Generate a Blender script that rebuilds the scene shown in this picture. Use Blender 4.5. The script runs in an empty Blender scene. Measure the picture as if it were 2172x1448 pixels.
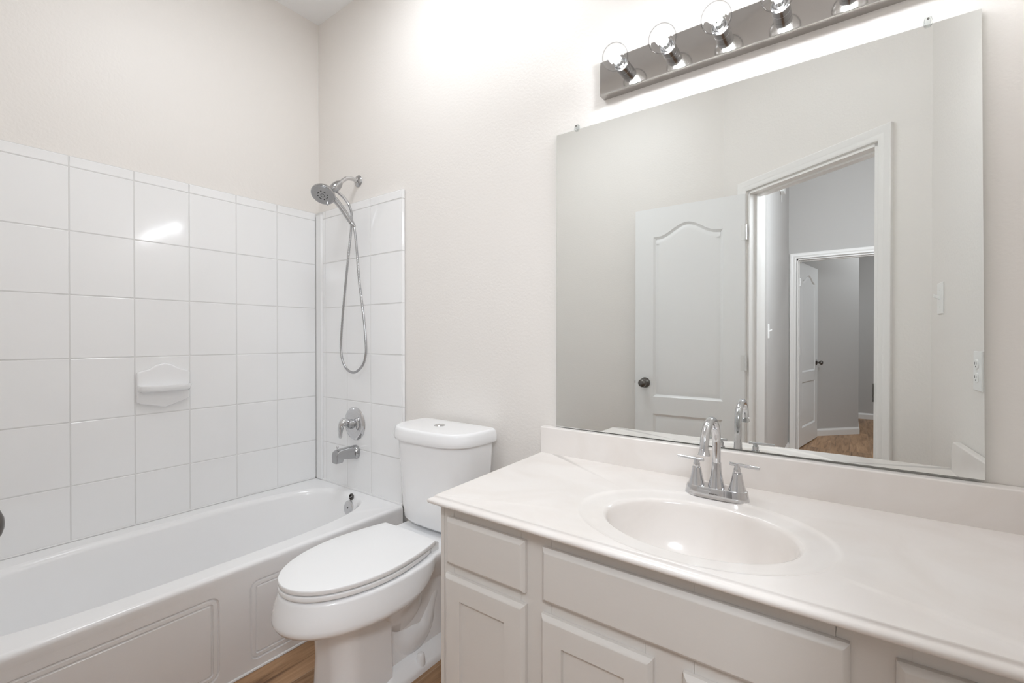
import bpy, bmesh, math, random
from mathutils import Vector, Matrix, Euler

random.seed(7)
S = bpy.context.scene
COL = S.collection
PI = math.pi

# ------------------------------------------------------------------ camera
cam_data = bpy.data.cameras.new('camera')
cam = bpy.data.objects.new('camera', cam_data)
COL.objects.link(cam)
cam.location = (2.479, -1.471, 1.2003)
cam.rotation_euler = (math.radians(90 - 0.353), 0, math.radians(36.156))
cam_data.sensor_fit = 'HORIZONTAL'
cam_data.sensor_width = 36.0
cam_data.lens = 969.23 / 2172 * 36.0
cam_data.clip_start = 0.02
S.camera = cam

# ------------------------------------------------------------------ world, exposure
W = bpy.data.worlds.new('world')
S.world = W
W.use_nodes = True
W.node_tree.nodes['Background'].inputs[0].default_value = (0.8, 0.85, 0.9, 1)
W.node_tree.nodes['Background'].inputs[1].default_value = 0.2
S.view_settings.view_transform = 'Standard'
S.view_settings.look = 'None'
S.view_settings.gamma = 1.0
S.view_settings.use_curve_mapping = False
S.view_settings.exposure = 0.88
S.cycles.max_bounces = 24
S.cycles.diffuse_bounces = 14
S.cycles.transparent_max_bounces = 16
BULB_POWER = 52.0        # emission strength of one glowing filament
HALL_POWER = 0.5         # unseen fill light added under the hallway ceiling, watts
ROOM2_POWER = 12.0        # unseen light added to brighten the room across the hallway, watts
DOORWAY_FILL_POWER = 36.0        # fill light added in the hallway, shining through the bathroom doorway, watts
BATH_POWER = 6.8         # unseen fill light added to even out the bathroom, watts


def lamp(name, loc, power, size, colour=(0.945, 0.985, 1.03)):
    d = bpy.data.lights.new(name, 'AREA')
    d.shape = 'DISK'
    d.size = size
    d.energy = power
    d.color = colour
    o = bpy.data.objects.new(name, d)
    o.location = loc
    COL.objects.link(o)
    return o


lamp('hallway_ceiling_fill', (2.75, -2.6, 2.99), HALL_POWER, 0.35)  # added fill for the hallway, no fixture modelled
lamp('far_room_fill', (3.3, -5.6, 2.95), ROOM2_POWER, 0.35)  # added light for the far room, source unseen
lamp('bathroom_ceiling_fill', (1.15, -0.62, 3.0), BATH_POWER, 0.6)  # added fill under the bathroom ceiling, no known fixture
pd = bpy.data.lights.new('doorway_fill_light', 'POINT')  # invented front fill through the doorway, kept out of the mirror by the jamb
pd.energy = DOORWAY_FILL_POWER
pd.shadow_soft_size = 0.2
pd.color = (0.93, 0.985, 1.05)
po = bpy.data.objects.new('doorway_fill_light', pd)
po.location = (2.86, -1.98, 2.12)
COL.objects.link(po)


# ------------------------------------------------------------------ materials
def new_mat(name):
    m = bpy.data.materials.new(name)
    m.use_nodes = True
    return m, m.node_tree, m.node_tree.nodes['Principled BSDF']


def plain(name, col, rough=0.4, metal=0.0, spec=0.5, coat=0.0, bump=None, mottling=0.0, mscale=6.0):
    m, nt, b = new_mat(name)
    b.inputs['Base Color'].default_value = (*col, 1)
    b.inputs['Roughness'].default_value = rough
    b.inputs['Metallic'].default_value = metal
    b.inputs['Specular IOR Level'].default_value = spec
    b.inputs['Coat Weight'].default_value = coat
    b.inputs['Coat Roughness'].default_value = 0.05
    geo = nt.nodes.new('ShaderNodeNewGeometry')
    if mottling > 0:
        n = nt.nodes.new('ShaderNodeTexNoise')
        n.inputs['Scale'].default_value = mscale
        n.inputs['Detail'].default_value = 5
        nt.links.new(geo.outputs['Position'], n.inputs['Vector'])
        mx = nt.nodes.new('ShaderNodeMix')
        mx.data_type = 'RGBA'
        mx.inputs[6].default_value = (*[c * (1 - mottling) for c in col], 1)
        mx.inputs[7].default_value = (*[min(1, c * (1 + mottling)) for c in col], 1)
        nt.links.new(n.outputs['Fac'], mx.inputs[0])
        nt.links.new(mx.outputs[2], b.inputs['Base Color'])
    if bump:
        scale, dist, strength = bump
        n = nt.nodes.new('ShaderNodeTexNoise')
        n.inputs['Scale'].default_value = scale
        n.inputs['Detail'].default_value = 3
        nt.links.new(geo.outputs['Position'], n.inputs['Vector'])
        bp = nt.nodes.new('ShaderNodeBump')
        bp.inputs['Distance'].default_value = dist
        bp.inputs['Strength'].default_value = strength
        nt.links.new(n.outputs['Fac'], bp.inputs['Height'])
        nt.links.new(bp.outputs['Normal'], b.inputs['Normal'])
    return m


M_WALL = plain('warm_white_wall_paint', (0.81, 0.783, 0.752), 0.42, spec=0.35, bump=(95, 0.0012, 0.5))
M_HALL_DIM = plain('dimmed_hall_wall_paint', (0.56, 0.548, 0.536), 0.5, spec=0.3, bump=(95, 0.0012, 0.4))  # darker base colour stands in for the hallway's weaker light
M_CEIL = plain('ceiling_paint', (0.88, 0.885, 0.89), 0.6, spec=0.2, bump=(70, 0.002, 0.4))
M_TRIM = plain('trim_paint', (0.85, 0.84, 0.825), 0.28)
M_DOOR = plain('door_paint', (0.83, 0.835, 0.835), 0.3)
M_TILE = plain('glazed_white_tile', (0.875, 0.88, 0.885), 0.10, spec=0.55, bump=(9, 0.004, 0.10))
M_GROUT = plain('grey_grout', (0.70, 0.70, 0.695), 0.8, mottling=0.05)
M_TUB = plain('tub_enamel', (0.88, 0.883, 0.89), 0.13, spec=0.5)
M_PORC = plain('toilet_porcelain', (0.88, 0.885, 0.895), 0.08, spec=0.5)
M_SEAT = plain('seat_plastic', (0.88, 0.885, 0.89), 0.22)
M_CHROME = plain('polished_chrome', (0.66, 0.66, 0.67), 0.07, metal=1.0)
M_SATIN = plain('satin_chrome', (0.46, 0.46, 0.465), 0.18, metal=1.0)
M_BAR = plain('light_bar_chrome', (0.50, 0.483, 0.468), 0.09, metal=1.0)
M_PEWTER = plain('antique_pewter', (0.16, 0.15, 0.14), 0.3, metal=1.0)
M_DARK = plain('dark_rubber', (0.035, 0.035, 0.035), 0.5)
M_CAB = plain('greige_cabinet_paint', (0.69, 0.66, 0.625), 0.36, bump=(130, 0.0006, 0.3))
M_PLASTIC = plain('white_plastic', (0.86, 0.86, 0.85), 0.3)
M_GAP = plain('dark_gap_sealant', (0.22, 0.21, 0.20), 0.8)
M_CAULK = plain('white_caulk', (0.80, 0.80, 0.80), 0.45)
M_HINGE = plain('nickel_hinge', (0.76, 0.76, 0.75), 0.3, metal=0.35)


def marble():
    m, nt, b = new_mat('cultured_marble')
    geo = nt.nodes.new('ShaderNodeNewGeometry')
    n1 = nt.nodes.new('ShaderNodeTexNoise')
    n1.inputs['Scale'].default_value = 4.5
    n1.inputs['Detail'].default_value = 6
    n1.inputs['Distortion'].default_value = 1.6
    nt.links.new(geo.outputs['Position'], n1.inputs['Vector'])
    r = nt.nodes.new('ShaderNodeValToRGB')
    r.color_ramp.elements[0].position = 0.35
    r.color_ramp.elements[0].color = (0.80, 0.757, 0.722, 1)
    r.color_ramp.elements[1].position = 0.62
    r.color_ramp.elements[1].color = (0.835, 0.80, 0.772, 1)
    nt.links.new(n1.outputs['Fac'], r.inputs[0])
    nt.links.new(r.outputs[0], b.inputs['Base Color'])
    b.inputs['Roughness'].default_value = 0.16
    b.inputs['Specular IOR Level'].default_value = 0.5
    return m


M_MARBLE = marble()


def wood_floor():
    m, nt, b = new_mat('wood_look_planks')
    geo = nt.nodes.new('ShaderNodeNewGeometry')
    mp = nt.nodes.new('ShaderNodeMapping')
    mp.inputs['Rotation'].default_value = (0, 0, math.radians(90))
    mp.inputs['Location'].default_value = (0.31, 0.861, 0)
    nt.links.new(geo.outputs['Position'], mp.inputs['Vector'])
    br = nt.nodes.new('ShaderNodeTexBrick')
    br.inputs['Color1'].default_value = (0.0, 0.0, 0.0, 1)
    br.inputs['Color2'].default_value = (1.0, 1.0, 1.0, 1)
    br.inputs['Mortar'].default_value = (0.5, 0.5, 0.5, 1)
    br.inputs['Scale'].default_value = 1.0
    br.inputs['Mortar Size'].default_value = 0.0016
    br.inputs['Mortar Smooth'].default_value = 0.1
    br.inputs['Bias'].default_value = 0.0
    br.inputs['Brick Width'].default_value = 1.22
    br.inputs['Row Height'].default_value = 0.178
    br.offset = 0.37
    nt.links.new(mp.outputs[0], br.inputs['Vector'])
    # grain stretched along the plank
    mp2 = nt.nodes.new('ShaderNodeMapping')
    mp2.inputs['Scale'].default_value = (1.6, 22, 1)
    nt.links.new(mp.outputs[0], mp2.inputs['Vector'])
    add = nt.nodes.new('ShaderNodeVectorMath')
    add.operation = 'MULTIPLY_ADD'
    add.inputs[1].default_value = (7.3, 3.1, 0)
    nt.links.new(br.outputs['Color'], add.inputs[0])
    nt.links.new(mp2.outputs[0], add.inputs[2])
    n = nt.nodes.new('ShaderNodeTexNoise')
    n.inputs['Scale'].default_value = 1.4
    n.inputs['Detail'].default_value = 8
    n.inputs['Roughness'].default_value = 0.65
    n.inputs['Distortion'].default_value = 0.8
    nt.links.new(add.outputs[0], n.inputs['Vector'])
    r = nt.nodes.new('ShaderNodeValToRGB')
    e = r.color_ramp.elements
    e[0].position = 0.30
    e[0].color = (0.135, 0.068, 0.034, 1)
    e[1].position = 0.72
    e[1].color = (0.50, 0.31, 0.175, 1)
    k = e.new(0.5)
    k.color = (0.36, 0.208, 0.108, 1)
    nt.links.new(n.outputs['Fac'], r.inputs[0])
    # plank to plank tone
    hs = nt.nodes.new('ShaderNodeHueSaturation')
    mr = nt.nodes.new('ShaderNodeMapRange')
    mr.inputs[3].default_value = 0.82
    mr.inputs[4].default_value = 1.15
    nt.links.new(br.outputs['Color'], mr.inputs[0])
    nt.links.new(mr.outputs[0], hs.inputs['Value'])
    nt.links.new(r.outputs[0], hs.inputs['Color'])
    mx = nt.nodes.new('ShaderNodeMix')
    mx.data_type = 'RGBA'
    mx.inputs[7].default_value = (0.42, 0.29, 0.19, 1)
    nt.links.new(br.outputs['Fac'], mx.inputs[0])
    nt.links.new(hs.outputs[0], mx.inputs[6])
    nt.links.new(mx.outputs[2], b.inputs['Base Color'])
    b.inputs['Roughness'].default_value = 0.42
    return m


M_FLOOR = wood_floor()


def mirror_mat():
    m, nt, b = new_mat('silvered_mirror')
    b.inputs['Base Color'].default_value = (0.855, 0.875, 0.865, 1)
    b.inputs['Metallic'].default_value = 1
    b.inputs['Roughness'].default_value = 0.0
    return m


M_MIRROR = mirror_mat()
M_GLASSEDGE = plain('mirror_glass_edge', (0.30, 0.36, 0.34), 0.12)


def thin_glass(name, tint=(1, 1, 1), ior=1.45, rough=0.0):
    m, nt, b = new_mat(name)
    nt.nodes.remove(b)
    out = nt.nodes['Material Output']
    tr = nt.nodes.new('ShaderNodeBsdfTransparent')
    tr.inputs[0].default_value = (*tint, 1)
    gl = nt.nodes.new('ShaderNodeBsdfGlossy')
    gl.inputs['Roughness'].default_value = rough
    lw = nt.nodes.new('ShaderNodeLayerWeight')      # facing term, the same on both sides of the thin shell
    lw.inputs[0].default_value = 0.5
    cr = nt.nodes.new('ShaderNodeValToRGB')
    cr.color_ramp.elements[0].position = 0.55
    cr.color_ramp.elements[0].color = (*tint, 1)
    cr.color_ramp.elements[1].position = 0.97
    cr.color_ramp.elements[1].color = (*[c * 0.42 for c in tint], 1)
    nt.links.new(lw.outputs['Facing'], cr.inputs[0])
    nt.links.new(cr.outputs[0], tr.inputs[0])
    pw = nt.nodes.new('ShaderNodeMath')
    pw.operation = 'POWER'
    pw.inputs[1].default_value = ior * 3
    nt.links.new(lw.outputs['Facing'], pw.inputs[0])
    fr = nt.nodes.new('ShaderNodeMath')
    fr.operation = 'MULTIPLY_ADD'
    fr.inputs[1].default_value = 0.55
    fr.inputs[2].default_value = 0.05
    nt.links.new(pw.outputs[0], fr.inputs[0])
    mx = nt.nodes.new('ShaderNodeMixShader')
    nt.links.new(fr.outputs[0], mx.inputs[0])
    nt.links.new(tr.outputs[0], mx.inputs[1])
    nt.links.new(gl.outputs[0], mx.inputs[2])
    nt.links.new(mx.outputs[0], out.inputs[0])
    return m


M_BULBGLASS = thin_glass('clear_bulb_glass', (0.97, 0.97, 0.97))
M_CLIP = thin_glass('clear_clip_plastic', (0.93, 0.94, 0.94), 1.6, 0.1)


def emitter(name, col, strength):
    m, nt, b = new_mat(name)
    nt.nodes.remove(b)
    e = nt.nodes.new('ShaderNodeEmission')
    e.inputs[0].default_value = (*col, 1)
    e.inputs[1].default_value = strength
    nt.links.new(e.outputs[0], nt.nodes['Material Output'].inputs[0])
    return m


M_GLOW = emitter('glowing_filament', (0.96, 0.99, 1.02), BULB_POWER)


# ------------------------------------------------------------------ mesh helpers
def tag(o, label=None, cat=None, group=None, kind=None):
    if label: o['label'] = label
    if cat: o['category'] = cat
    if group: o['group'] = group
    if kind: o['kind'] = kind
    return o


def empty(name, loc=(0, 0, 0), label=None, cat=None, group=None, kind=None):
    o = bpy.data.objects.new(name, None)
    o.empty_display_size = 0.05
    o.location = loc
    COL.objects.link(o)
    return tag(o, label, cat, group, kind)


def obj(name, bm, mat, parent=None, smooth=True, angle=40, bevel=0, seg=2, subsurf=0):
    """Link bm as one mesh object. Geometry is in world coordinates; a parent's location is taken off."""
    bmesh.ops.remove_doubles(bm, verts=bm.verts, dist=1e-6)
    bmesh.ops.recalc_face_normals(bm, faces=bm.faces)
    me = bpy.data.meshes.new(name)
    bm.to_mesh(me)
    bm.free()
    for m in (mat if isinstance(mat, (list, tuple)) else [mat]):
        me.materials.append(m)
    o = bpy.data.objects.new(name, me)
    COL.objects.link(o)
    if parent is not None:
        o.parent = parent
        off = Vector((0, 0, 0))
        p = parent
        while p is not None:
            off += p.location
            p = p.parent
        me.transform(Matrix.Translation(-off))
    if smooth:
        me.polygons.foreach_set('use_smooth', [True] * len(me.polygons))
    if bevel:
        b = o.modifiers.new('bevel', 'BEVEL')
        b.width = bevel
        b.segments = seg
        b.limit_method = 'ANGLE'
        b.angle_limit = math.radians(35)
        b.harden_normals = True
    if subsurf:
        s = o.modifiers.new('subsurf', 'SUBSURF')
        s.levels = subsurf
        s.render_levels = subsurf
    if smooth and not subsurf:
        try:
            me.set_sharp_from_angle(angle=math.radians(angle))
        except Exception:
            pass
        if not bevel and angle < 80:
            w_ = o.modifiers.new('weighted_normals', 'WEIGHTED_NORMAL')
            w_.keep_sharp = True
    return o


def add_box(bm, x0, x1, y0, y1, z0, z1, mi=0):
    v = [bm.verts.new(p) for p in ((x0, y0, z0), (x1, y0, z0), (x1, y1, z0), (x0, y1, z0),
                                   (x0, y0, z1), (x1, y0, z1), (x1, y1, z1), (x0, y1, z1))]
    for f in ((0, 3, 2, 1), (4, 5, 6, 7), (0, 1, 5, 4), (1, 2, 6, 5), (2, 3, 7, 6), (3, 0, 4, 7)):
        fc = bm.faces.new([v[i] for i in f])
        fc.material_index = mi


def box(*a):
    bm = bmesh.new()
    add_box(bm, *a)
    return bm


def add_prism(bm, pts, z0, z1):
    """Vertical prism over plan polygon pts."""
    a = [bm.verts.new((x, y, z0)) for x, y in pts]
    b = [bm.verts.new((x, y, z1)) for x, y in pts]
    n = len(pts)
    bm.faces.new(a[::-1])
    bm.faces.new(b)
    for i in range(n):
        bm.faces.new((a[i], a[(i + 1) % n], b[(i + 1) % n], b[i]))


def wall(p, q, z0, z1, th, holes=()):
    """Wall from plan point p to q, face on the p-q line, thickness th to its right-hand side; holes (s0,s1,z0,z1)."""
    bm = bmesh.new()
    p, q = Vector(p), Vector(q)
    L = (q - p).length
    d = (q - p) / L
    n = Vector((d.y, -d.x))
    def piece(s0, s1, a, b):
        pts = [p + d * s0, p + d * s1, p + d * s1 + n * th, p + d * s0 + n * th]
        add_prism(bm, [tuple(v) for v in pts], a, b)
    if not holes:
        piece(0, L, z0, z1)
    else:
        s = 0
        for (a, b, ha, hb) in holes:
            piece(s, a, z0, z1)
            if ha > z0: piece(a, b, z0, ha)
            if hb < z1: piece(a, b, hb, z1)
            s = b
        piece(s, L, z0, z1)
    return bm


def add_loft(bm, rings, cap0=True, cap1=True, closed=True):
    vs = [[bm.verts.new(p) for p in r] for r in rings]
    n = len(rings[0])
    for a, b in zip(vs, vs[1:]):
        for i in range(n if closed else n - 1):
            j = (i + 1) % n
            bm.faces.new((a[i], a[j], b[j], b[i]))
    if cap0: bm.faces.new(vs[0][::-1])
    if cap1: bm.faces.new(vs[-1])
    return vs


def loft(rings, **k):
    bm = bmesh.new()
    add_loft(bm, rings, **k)
    return bm


def frame_of(axis):
    a = Vector(axis).normalized()
    t = Vector((0, 0, 1)) if abs(a.z) < 0.9 else Vector((1, 0, 0))
    u = a.cross(t).normalized()
    return a, u, a.cross(u)


def add_lathe(bm, prof, base, axis, seg=32):
    """prof: (distance along axis, radius)."""
    a, u, v = frame_of(axis)
    base = Vector(base)
    rings = []
    for h, r in prof:
        r = max(r, 1e-5)
        rings.append([base + a * h + (u * math.cos(t) + v * math.sin(t)) * r
                      for t in [2 * PI * i / seg for i in range(seg)]])
    add_loft(bm, rings)


def lathe(prof, base, axis, seg=32):
    bm = bmesh.new()
    add_lathe(bm, prof, base, axis, seg)
    return bm


def spline(pts, n=8):
    """Catmull-Rom through pts (tuples of any length)."""
    P = [Vector(p) for p in pts]
    P = [P[0] * 2 - P[1]] + P + [P[-1] * 2 - P[-2]]
    out = []
    for i in range(1, len(P) - 2):
        for k in range(n):
            t = k / n
            out.append(0.5 * ((2 * P[i]) + (P[i + 1] - P[i - 1]) * t
                              + (2 * P[i - 1] - 5 * P[i] + 4 * P[i + 1] - P[i + 2]) * t * t
                              + (3 * P[i] - P[i - 1] - 3 * P[i + 1] + P[i + 2]) * t ** 3))
    out.append(P[-2])
    return out


def add_tube(bm, pts, rad, seg=16):
    pts = [Vector(p) for p in pts]
    n = len(pts)
    rads = rad if isinstance(rad, (list, tuple)) else [rad] * n
    rings = []
    u = None
    for i in range(n):
        t = (pts[min(i + 1, n - 1)] - pts[max(i - 1, 0)]).normalized()
        if u is None:
            _, u, _ = frame_of(t)
        u = (u - t * u.dot(t)).normalized()
        v = t.cross(u)
        rings.append([pts[i] + (u * math.cos(a) + v * math.sin(a)) * rads[i]
                      for a in [2 * PI * k / seg for k in range(seg)]])
    add_loft(bm, rings)


def tube(pts, rad, seg=16):
    bm = bmesh.new()
    add_tube(bm, pts, rad, seg)
    return bm


def superellipse(cx, cy, a, b, n, N=64):
    out = []
    for i in range(N):
        t = 2 * PI * i / N
        c, s = math.cos(t), math.sin(t)
        out.append((cx + a * math.copysign(abs(c) ** (2 / n), c), cy + b * math.copysign(abs(s) ** (2 / n), s)))
    return out


def round_rect(x0, x1, y0, y1, r, k=6):
    out = []
    for cx, cy, a0 in ((x1 - r, y1 - r, 0), (x0 + r, y1 - r, 90), (x0 + r, y0 + r, 180), (x1 - r, y0 + r, 270)):
        for i in range(k + 1):
            a = math.radians(a0 + 90 * i / k)
            out.append((cx + r * math.cos(a), cy + r * math.sin(a)))
    return out


def inset(poly, d):
    """Offset a counter-clockwise polygon inwards by d."""
    n = len(poly)
    out = []
    for i in range(n):
        p0, p1, p2 = Vector(poly[i - 1]), Vector(poly[i]), Vector(poly[(i + 1) % n])
        d1, d2 = (p1 - p0).normalized(), (p2 - p1).normalized()
        n1, n2 = Vector((-d1.y, d1.x)), Vector((-d2.y, d2.x))
        m = n1 + n2
        m = m / max(m.dot(n1), 0.25) if m.length > 1e-6 else n1
        out.append(tuple(p1 + m * d))
    return out


def panel_face(bm, outer, panels, to3):
    """Flat face with moulded panels. outer and panels are counter-clockwise 2D loops; to3(u, v, depth) maps to 3D.
    Each panel is (loop, [(inset, depth), ...]) and is closed by a flat face."""
    edges = []
    def ring(poly, depth):
        return [bm.verts.new(to3(u, v, depth)) for u, v in poly]
    def join(vs):
        for i in range(len(vs)):
            edges.append(bm.edges.new((vs[i], vs[(i + 1) % len(vs)])))
    o = ring(outer, 0)
    join(o)
    for loop, steps in panels:
        prev = ring(loop, 0)
        join(prev)
        for ins, dep in steps:
            cur = ring(ins if isinstance(ins, list) else inset(loop, ins), dep)
            for i in range(len(cur)):
                j = (i + 1) % len(cur)
                bm.faces.new((prev[i], prev[j], cur[j], cur[i]))
            prev = cur
        bm.faces.new(prev)
    bmesh.ops.triangle_fill(bm, use_beauty=True, use_dissolve=False, edges=edges)
    return o


def copy_thing(o, loc, parent=None):
    c = o.copy()
    COL.objects.link(c)
    if parent is not None:
        c.parent = parent
    else:
        c.location = loc
    for ch in list(o.children):
        copy_thing(ch, None, c)
    return c


# ------------------------------------------------------------------ the room
YW = 0.020                      # painted face of the mirror wall
XL = -0.008                     # painted face of the tub wall
YF = -1.56                      # wall behind the tub foot
ZC = 3.02
H0 = Vector((2.02, -1.452))     # door opening, hinge side
S0 = Vector((2.587, -1.043))    # door opening, strike side
DD = (S0 - H0).normalized()
NH = Vector((DD.y, -DD.x))      # towards the hallway
OPEN_W = (S0 - H0).length
t = (YF - H0.y) / DD.y
PA = H0 + DD * t                # corner of the foot wall and the door wall
XR0, XR1 = 2.818, 2.748         # right wall at the mirror and at the door wall
t = (XR1 - S0.x) / DD.x
PB = S0 + DD * t
TH = 0.115
OPEN_H = 2.045


def struct(name, bm, mat, label, parent=None, **k):
    o = obj(name, bm, mat, parent, **k)
    o['kind'] = 'structure'
    if parent is None:
        o['label'] = label
        o['category'] = name.split('_')[0]
    return o


struct('floor', box(-0.2, 4.7, -7.4, 0.2, -0.05, 0.0), M_FLOOR, 'wood look plank floor running through bathroom and hallway', smooth=False)
struct('ceiling', box(-0.2, 4.7, -7.4, 0.2, ZC, ZC + 0.05), M_CEIL, 'high flat white ceiling over the bathroom', smooth=False)
wall_left = struct('wall_left', box(XL - 0.1, XL, YF - 0.1, YW + 0.1, 0, ZC), M_WALL, 'long warm white wall behind the bathtub', smooth=False)
wall_back = struct('wall_back', box(XL, XR0 + 0.1, YW, YW + 0.1, 0, ZC), M_WALL, 'warm white wall carrying the mirror and the shower', smooth=False)
struct('wall_front', wall((PA.x, PA.y), (XL, YF), 0, ZC, -TH), M_WALL, 'warm white wall behind the open door, seen in the mirror', smooth=False)
wl = (PB - PA).length
struct('wall_entry', wall(tuple(PA), tuple(PB), 0, ZC, TH,
       [((H0 - PA).length, (S0 - PA).length, 0, OPEN_H)]), M_WALL, 'slanting warm white wall with the bathroom doorway', smooth=False)
struct('wall_right', wall(tuple(PB), (XR0, YW), 0, ZC, 0.1), M_WALL, 'short warm white wall at the right end of the vanity', smooth=False)

# hallway and the room across it
HX = 1.98
struct('wall_recess', box(0.9, HX, -2.70, -2.59, 0, ZC), M_HALL_DIM, 'pale hallway wall just outside the bathroom door', smooth=False)
struct('wall_recess_end', box(0.8, 0.9, -2.70, YF - TH, 0, ZC), M_HALL_DIM, 'pale wall closing the hallway recess', smooth=False)
struct('wall_hall_side', box(HX - 0.1, HX, -4.24, -2.70, 0, ZC), M_HALL_DIM, 'pale hallway side wall with a switch', smooth=False)
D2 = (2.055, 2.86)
struct('wall_hall_end', wall((HX - 0.1, -4.24), (3.6, -4.24), 0, ZC, 0.115, [(D2[0] - HX + 0.1, D2[1] - HX + 0.1, 0, OPEN_H)]), M_HALL_DIM,
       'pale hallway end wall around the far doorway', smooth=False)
struct('wall_hall_right', box(4.0, 4.1, -4.24, -0.72, 0, ZC), M_HALL_DIM, 'pale hallway wall opposite the side wall', smooth=False)
struct('wall_hall_return', box(PB.x + 0.1, 4.0, -0.82, -0.72, 0, ZC), M_HALL_DIM, 'pale hallway wall beside the bathroom', smooth=False)
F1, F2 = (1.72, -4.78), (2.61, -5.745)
struct('wall_far_slant', wall(F1, F2, 0, ZC, 0.1), M_HALL_DIM, 'slanting pale wall inside the far room', smooth=False)
struct('wall_far_left', box(1.62, 1.72, -4.80, -4.355, 0, ZC), M_HALL_DIM, 'pale wall beside the open far door', smooth=False)
struct('wall_far_return', box(2.51, 2.61, -7.25, -5.745, 0, ZC), M_HALL_DIM, 'pale wall running deeper into the far room', smooth=False)
struct('wall_far_back', box(2.51, 4.6, -7.25, -7.15, 0, ZC), M_HALL_DIM, 'pale wall at the back of the far room', smooth=False)
struct('wall_far_right', box(4.5, 4.6, -7.15, -4.24, 0, ZC), M_HALL_DIM, 'pale wall on the right of the far room', smooth=False)
struct('wall_far_front', box(3.6, 4.6, -4.355, -4.24, 0, ZC), M_HALL_DIM, 'pale wall beside the far doorway inside the far room', smooth=False)


def baseboard(name, p, q, label):
    """Runs from p to q with the room on its left."""
    p, q = Vector(p), Vector(q)
    d = (q - p).normalized()
    n = Vector((-d.y, d.x))
    prof = [(0, 0), (0.013, 0), (0.013, 0.062), (0.010, 0.074), (0.006, 0.08), (0.0045, 0.088), (0, 0.088)]
    rings = []
    for e in (p, q):
        rings.append([(e.x + n.x * a, e.y + n.y * a, z) for a, z in prof])
    return struct(name, loft(rings), M_TRIM, label, smooth=False)


baseboard('baseboard_far_slant', F1, F2, 'white baseboard under the slanting far wall')
baseboard('baseboard_far_back', (2.61, -7.15), (4.5, -7.15), 'white baseboard at the back of the far room')
baseboard('baseboard_far_return', F2, (2.61, -7.15), 'white baseboard around the far corner')
baseboard('baseboard_hall_side', (HX, -2.59), (HX, -4.24), 'white baseboard along the hallway side wall')
baseboard('baseboard_recess', (0.9, -2.59), (HX, -2.59), 'white baseboard just outside the bathroom door')
baseboard('baseboard_back', (1.545, YW), (0.775, YW), 'white baseboard behind the toilet')
baseboard('baseboard_front', (0.79, YF), (1.80, YF), 'white baseboard behind the open door')

# ------------------------------------------------------------------ door casing, jambs, doors


def casing(name, base, d, n, w, h, label, face_off=0.0, back=TH):
    """Casing on the room side (n points out of the room), jamb lining and stop strip."""
    b, d, n = Vector(base), Vector(d), Vector(n)
    prof = [(0.006, 0), (0.006, 0.009), (0.011, 0.012), (0.020, 0.0135), (0.030, 0.0115), (0.036, 0.0135),
            (0.050, 0.0165), (0.058, 0.0175), (0.062, 0.016), (0.062, 0)]
    def at(s, z, depth):
        q = b + d * s - n * depth
        return (q.x, q.y, z)
    rings = [[at(-o, 0, dp) for o, dp in prof], [at(-o, h + o, dp) for o, dp in prof],
             [at(w + o, h + o, dp) for o, dp in prof], [at(w + o, 0, dp) for o, dp in prof]]
    root = struct(name, loft(rings), M_TRIM, label, angle=25)
    bm = bmesh.new()
    def seg(s0, s1, z0, z1, k0, k1):
        q = [b + d * s0 + n * k0, b + d * s1 + n * k0, b + d * s1 + n * k1, b + d * s0 + n * k1]
        add_prism(bm, [tuple(v) for v in q], z0, z1)
    e = 0.002
    seg(-e, 0.012, 0, h, 0.0, back); seg(w - 0.012, w + e, 0, h, 0.0, back); seg(0.0, w, h - 0.012, h + e, 0.0, back)
    j = obj('jamb', bm, M_TRIM, root, smooth=False)
    bm = bmesh.new()
    seg(0.012, 0.022, 0, h - 0.012, 0.045, 0.08); seg(w - 0.022, w - 0.012, 0, h - 0.012, 0.045, 0.08)
    seg(0.012, w - 0.012, h - 0.022, h - 0.012, 0.045, 0.08)
    s = obj('stop_strip', bm, M_TRIM, root, smooth=False, bevel=0.002)
    return root


trim1 = casing('trim_1', H0, DD, NH, OPEN_W, OPEN_H, 'white moulded casing around the bathroom doorway in the mirror')
trim2 = casing('trim_2', (D2[0], -4.24), (1, 0), (0, -1), D2[1] - D2[0], OPEN_H, 'white moulded casing around the far doorway')
bm = bmesh.new()
q = S0 - DD * 0.0125 - NH * 0.004
add_prism(bm, [tuple(q), tuple(q + NH * 0.030), tuple(q + NH * 0.030 - DD * 0.003), tuple(q - DD * 0.003)], 0.925, 1.005)
tag(obj('strike_plate', bm, M_PEWTER, trim1, smooth=False), 'dark metal strike plate')


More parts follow.
